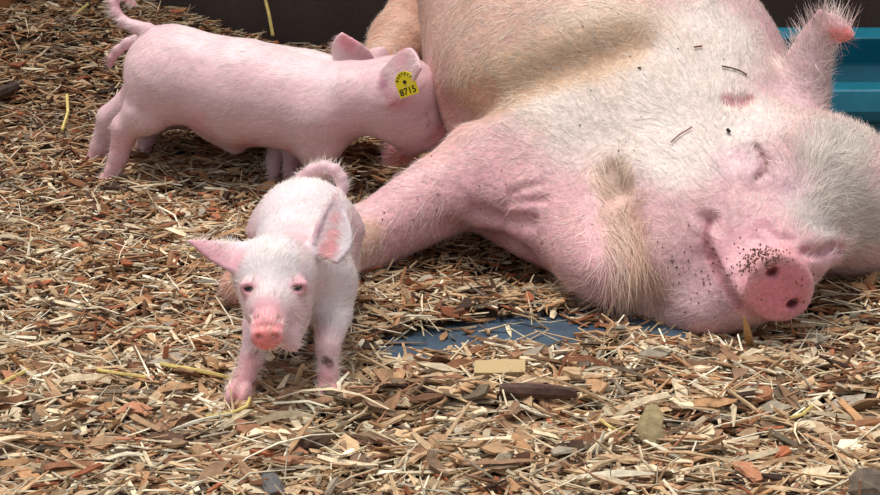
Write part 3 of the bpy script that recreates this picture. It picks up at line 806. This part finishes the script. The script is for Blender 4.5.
V = np.einsum('nij,nkj->nki', R3[bulk], RV[bulk]) + pts[bulk][:, None]
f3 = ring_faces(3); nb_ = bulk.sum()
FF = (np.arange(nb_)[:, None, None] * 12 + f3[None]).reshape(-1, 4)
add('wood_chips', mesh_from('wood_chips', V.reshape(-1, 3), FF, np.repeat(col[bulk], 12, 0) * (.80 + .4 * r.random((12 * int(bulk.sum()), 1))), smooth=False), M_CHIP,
    label='deep litter of brown and pale wood chips covering the pen floor', cat='wood chips', kind='stuff')
NAMES = [('wood_splinter', 'splinter'), ('wood_chip', 'flat chip'), ('wood_strand', 'thin strand'), ('bark_piece', 'bark piece')]
TONE = ['pale cream', 'tan', 'orange brown', 'brown', 'dark brown', 'near black', 'grey', 'whitish', 'reddish brown']
f5 = ring_faces(5)
MARKS = [('walking piglet', 285, 400), ('sawn wood block', 500, 370), ('thick bark stick', 540, 391), ('knotty wood piece', 652, 425), ('grey wood lump', 868, 480), ('dark bark clump', 315, 440),
         ('dark bark flake', 166, 437), ('grey bark slab', 272, 484), ('blue mat', 480, 345), ('sow snout', 780, 325), ('upright tan splinter', 748, 335), ('long yellow straw', 195, 370),
         ('side-on piglet hind foot', 112, 190), ('sow jowl', 680, 335), ('bright yellow straw', 800, 414), ('short yellow straw', 122, 374)]
ORD = ['', 'nearest', 'second nearest', 'third nearest', 'fourth nearest', 'fifth nearest', 'sixth nearest', 'seventh nearest', 'eighth nearest']
made = {}
for i in sorted(top, key=lambda k: -pr[k, 1]):
    u, v = pr[i, :2]; mk = min(MARKS, key=lambda m_: (m_[1] - u) ** 2 + ((m_[2] - v) * 1.6) ** 2); du, dv_ = u - mk[1], v - mk[2]
    side = ('right of' if du > 0 else 'left of') if abs(du) > abs(dv_) * 1.3 else ('below' if dv_ > 0 else 'above')
    far_ = math.hypot(du, dv_); far_ = 'close ' if far_ < 40 else ''
    d3 = R3[i] @ A(1, 0, 0); ang = math.degrees(math.atan2(d3[1], d3[0])) % 180
    lie = 'crosswise' if ang < 25 or ang > 155 else ('slanting right' if ang < 65 else ('pointing at the viewer' if ang < 115 else 'slanting left'))
    v5 = chip_rings(L[i:i+1] * 1.12, W[i:i+1] * 1.1, T[i:i+1] * 1.1, r, rings=5)[0]
    me = mesh_from('chip', v5, f5, np.tile(col[i], (20, 1)) * (.9 + .2 * r.random((20, 1))), smooth=False)
    nm, what = NAMES[kind[i]]; tone = TONE[ci[i]]; lg = 'long ' if L[i] > (.075 if kind[i] == 2 else .048) else ('short ' if L[i] < (.055 if kind[i] == 2 else .030) else '')
    o = add(nm, me, M_CHIP, None, cat=what.split()[-1] if kind[i] != 3 else 'bark', group=f'{tone} {what}s on the litter')
    made.setdefault(f'{lg}{tone} {what} {lie} {far_}{side} the {mk[0]}', []).append(o)
    M = Matrix(R3[i].tolist()).to_4x4(); M.translation = Vector(pts[i] + A(0, 0, .004)); o.matrix_world = M
for lab, os_ in made.items():
    for k, o in enumerate(os_):
        o['label'] = lab if len(os_) == 1 else f'{lab}, {ORD[min(k + 1, 8)]}'
        if len(o['label'].split()) > 16: o['label'] = o['label'].replace(' of the ', ' the ').replace('pointing at the viewer', 'end on')
print('chips', n, time.time() - T0)

# ------------------------------------------------------------------ single pieces that stand out
def tube(name, pts, rad, m, color, sides=8, parent=None, flat=1.0, rough=0.0, seed=0, **kw):
    pts = np.array(pts, float); k = len(pts); rr = np.random.default_rng(seed)
    rad = np.full(k, rad) if np.isscalar(rad) else np.array(rad); V = []
    for i in range(k):
        t = unit(pts[min(i + 1, k - 1)] - pts[max(i - 1, 0)]); a = unit(np.cross(t, A(0, 0, 1)) if abs(t[2]) < .95 else A(1, 0, 0)); b = np.cross(a, t)
        for s in range(sides):
            th = 2 * math.pi * s / sides; V.append(pts[i] + (a * math.cos(th) + b * math.sin(th) * flat) * rad[i] * (1 + rough * rr.normal()))
    F = [[i * sides + s, i * sides + (s + 1) % sides, (i + 1) * sides + (s + 1) % sides, (i + 1) * sides + s] for i in range(k - 1) for s in range(sides)]
    me = bpy.data.meshes.new(name); me.from_pydata([tuple(q) for q in V], [], F + [list(range(sides)), list(range((k - 1) * sides, k * sides))[::-1]])
    bm = bmesh.new(); bm.from_mesh(me); bmesh.ops.recalc_face_normals(bm, faces=bm.faces); bm.to_mesh(me); bm.free()
    at = me.attributes.new('Col', 'FLOAT_COLOR', 'POINT')
    c = np.tile(np.array([*color, 1.0]), (len(V), 1)); c[:, :3] *= (.85 + .3 * rr.random((len(V), 1)))
    at.data.foreach_set('color', c.astype(np.float32).ravel())
    return add(name, me, m, parent, **kw)
def G(u, v, up=.02):
    """point up metres above the litter at a picture position"""
    p = PZ(u, v, .02)
    for _ in range(6): p = PZ(u, v, float(terrain(p[0], p[1])) + up)
    return p
def lerp(a, b, n): return [a + (b - a) * t for t in np.linspace(0, 1, n)]
# sawn block
a, b = G(474, 371, .022), G(525, 370, .022); ux = unit(b - a); uy = unit(np.cross(A(0, -.35, 1), ux)); un = np.cross(ux, uy)
o = prism('wood_block', [(-.5, -.5), (-.46, .45), (.1, .52), (.5, .46), (.47, -.48), (0, -.53)], 1, A(0, 0, 0), A(1, 0, 0), A(0, 1, 0), A(0, 0, 1), M_CHIP, None,
          label='squared sawn wood block lying below the blue mat', cat='wood block')
at = o.data.attributes.new('Col', 'FLOAT_COLOR', 'POINT')
cc = np.tile(np.array([*srgb(206, 178, 132), 1]), (12, 1)); at.data.foreach_set('color', cc.astype(np.float32).ravel())
M = Matrix(np.column_stack([ux * .066, uy * .024, un * .016]).tolist()).to_4x4(); M.translation = Vector((a + b) / 2); o.matrix_world = M
tube('bark_stick', lerp(G(500, 389, .020), G(577, 393, .022), 7), [.007, .009, .010, .009, .0095, .0085, .006], M_CHIP, srgb(92, 68, 60), rough=.06, seed=2,
     label='thick dark purplish brown bark stick under the sawn block', cat='stick')
tube('knotty_chip', lerp(G(653, 405, .045), G(650, 446, .018), 6), [.006, .012, .015, .016, .014, .007], M_CHIP, srgb(146, 128, 94), flat=.45, rough=.17, sides=11, seed=3,
     label='olive grey knotty wood piece standing up among the front litter', cat='wood piece')
tube('weathered_stump', lerp(G(868, 470, .040), G(870, 500, .014), 5), [.013, .019, .021, .022, .018], M_CHIP, srgb(112, 98, 86), flat=.8, rough=.11, sides=11, seed=4,
     label='weathered grey wood lump at the lower right corner', cat='wood lump')
tube('dark_stick', lerp(G(-12, 98, .042), G(24, 83, .042), 5), [.010, .011, .011, .010, .008], M_CHIP, srgb(72, 58, 52), rough=.06, seed=5,
     label='dark smooth stick at the left edge beside the side-on piglet', cat='stick')
tube('upright_splinter', lerp(G(752, 352, .004), P(744, 316, -.45), 5), [.004, .006, .0055, .004, .001], M_CHIP, srgb(196, 160, 112), flat=.4, rough=.05, seed=6,
     label='pointed tan splinter standing upright before the sow snout', cat='splinter')
tube('bark_clump', lerp(G(296, 446, .016), G(335, 436, .020), 6), [.006, .013, .016, .015, .012, .005], M_CHIP, srgb(86, 64, 50), flat=.7, rough=.2, seed=7,
     label='dark crumbly bark clump on the litter below the walking piglet', cat='bark clump')
tube('bark_flake', lerp(G(148, 434, .018), G(184, 440, .018), 5), [.006, .013, .015, .012, .005], M_CHIP, srgb(96, 70, 56), flat=.35, rough=.12, seed=8,
     label='dark brown bark flake on the front left litter', cat='bark')
tube('bark_slab', lerp(G(268, 474, .022), G(276, 494, .016), 5), [.008, .011, .012, .011, .008], M_CHIP, srgb(104, 100, 98), flat=.5, rough=.08, seed=9,
     label='small grey slab of bark at the bottom edge', cat='bark')
STRAW = srgb(214, 190, 118)
for pts_, rad, lab in (
    ([G(160, 364, .024), G(195, 370, .024), G(232, 378, .020)], .0026, 'yellow straw stalk lying beside the walking piglet foreleg'),
    ([G(206, 417, .020), G(232, 413, .026), G(247, 406, .030), G(250, 398, .026)], .0022, 'bent yellow straw below the walking piglet foot'),
    ([G(98, 370, .02), G(122, 374, .024), G(146, 377, .02)], .0022, 'short yellow straw on the litter near the left edge'),
    ([G(0, 384, .02), G(14, 377, .026), G(28, 370, .02)], .0026, 'yellow straw poking in at the left edge'),
    ([G(600, 420, .024), G(612, 428, .026), G(624, 433, .02)], .0020, 'curved greenish yellow straw beside the knotty wood piece'),
    ([G(790, 418, .024), G(803, 414, .028), G(812, 406, .028)], .0022, 'bright yellow straw in the right foreground litter'),
    ([G(58, 30, .03), G(72, 18, .035), G(88, 4, .03)], .0034, 'pale straw stalk at the top left by the post'),
    ([G(62, 130, .025), G(68, 112, .03), G(67, 95, .03)], .0028, 'pale green straw on the litter left of the tails'),
    ([G(190, 250, .02), G(210, 244, .025), G(226, 240, .02)], .0024, 'yellow straw behind the walking piglet ear'),
    ([P(273, 36, 1.14), P(269, 14, 1.165), P(264, -6, 1.188)], .0036, 'single straw stalk leaning against the dark wall'),
): tube('straw', pts_, rad, M_CHIP, STRAW, sides=6, label=lab, cat='straw', group='straw stalks')
for pts_, rad, colr, lab in (
    ([(722, 66), (732, 68), (741, 71), (747, 75)], .0012, srgb(104, 78, 52), 'thin brown twig stuck on the sow shoulder hair'),
    ([(671, 142), (680, 134), (692, 127)], .0009, srgb(124, 84, 60), 'thin curved twig on the sow neck'),
    ([(694, 47), (702, 46)], .0012, srgb(124, 76, 50), 'tiny reddish twig high on the sow shoulder'),
    ([(638, 68), (641, 68)], .0016, srgb(40, 34, 30), 'tiny dark speck of litter on the sow shoulder'),
    ([(727, 129), (730, 132)], .0022, srgb(50, 40, 36), 'small dark crumb on the sow cheek above the closed eye')):
    q = [w_ - unit(w_ - CAM) * .004 for w_ in H(*pts_)]
    if len(q) > 1: tube('twig', q, rad, M_CHIP, colr, sides=6, rough=.1, label=lab, cat='twig', group='bits stuck on the sow')
for i, (u, v) in enumerate(((843, 88), (872, 89), (858, 86), (828, 87))):
    c0 = P(u, v, .40); c0[2] = .064
    tube('wood_chip', [c0, c0 + A(.010, .003, .001), c0 + A(.02, -.002, 0)], [.002, .005, .002], M_CHIP, PAL[i % 3], sides=6, flat=.4, label=('wood chip inside the teal trough, second from the ear', 'wood chip inside the teal trough at the right picture edge', 'wood chip inside the teal trough, third from the ear', 'wood chip inside the teal trough, nearest the ear')[i], cat='chip', group='chips in the trough')
print('done', time.time() - T0)
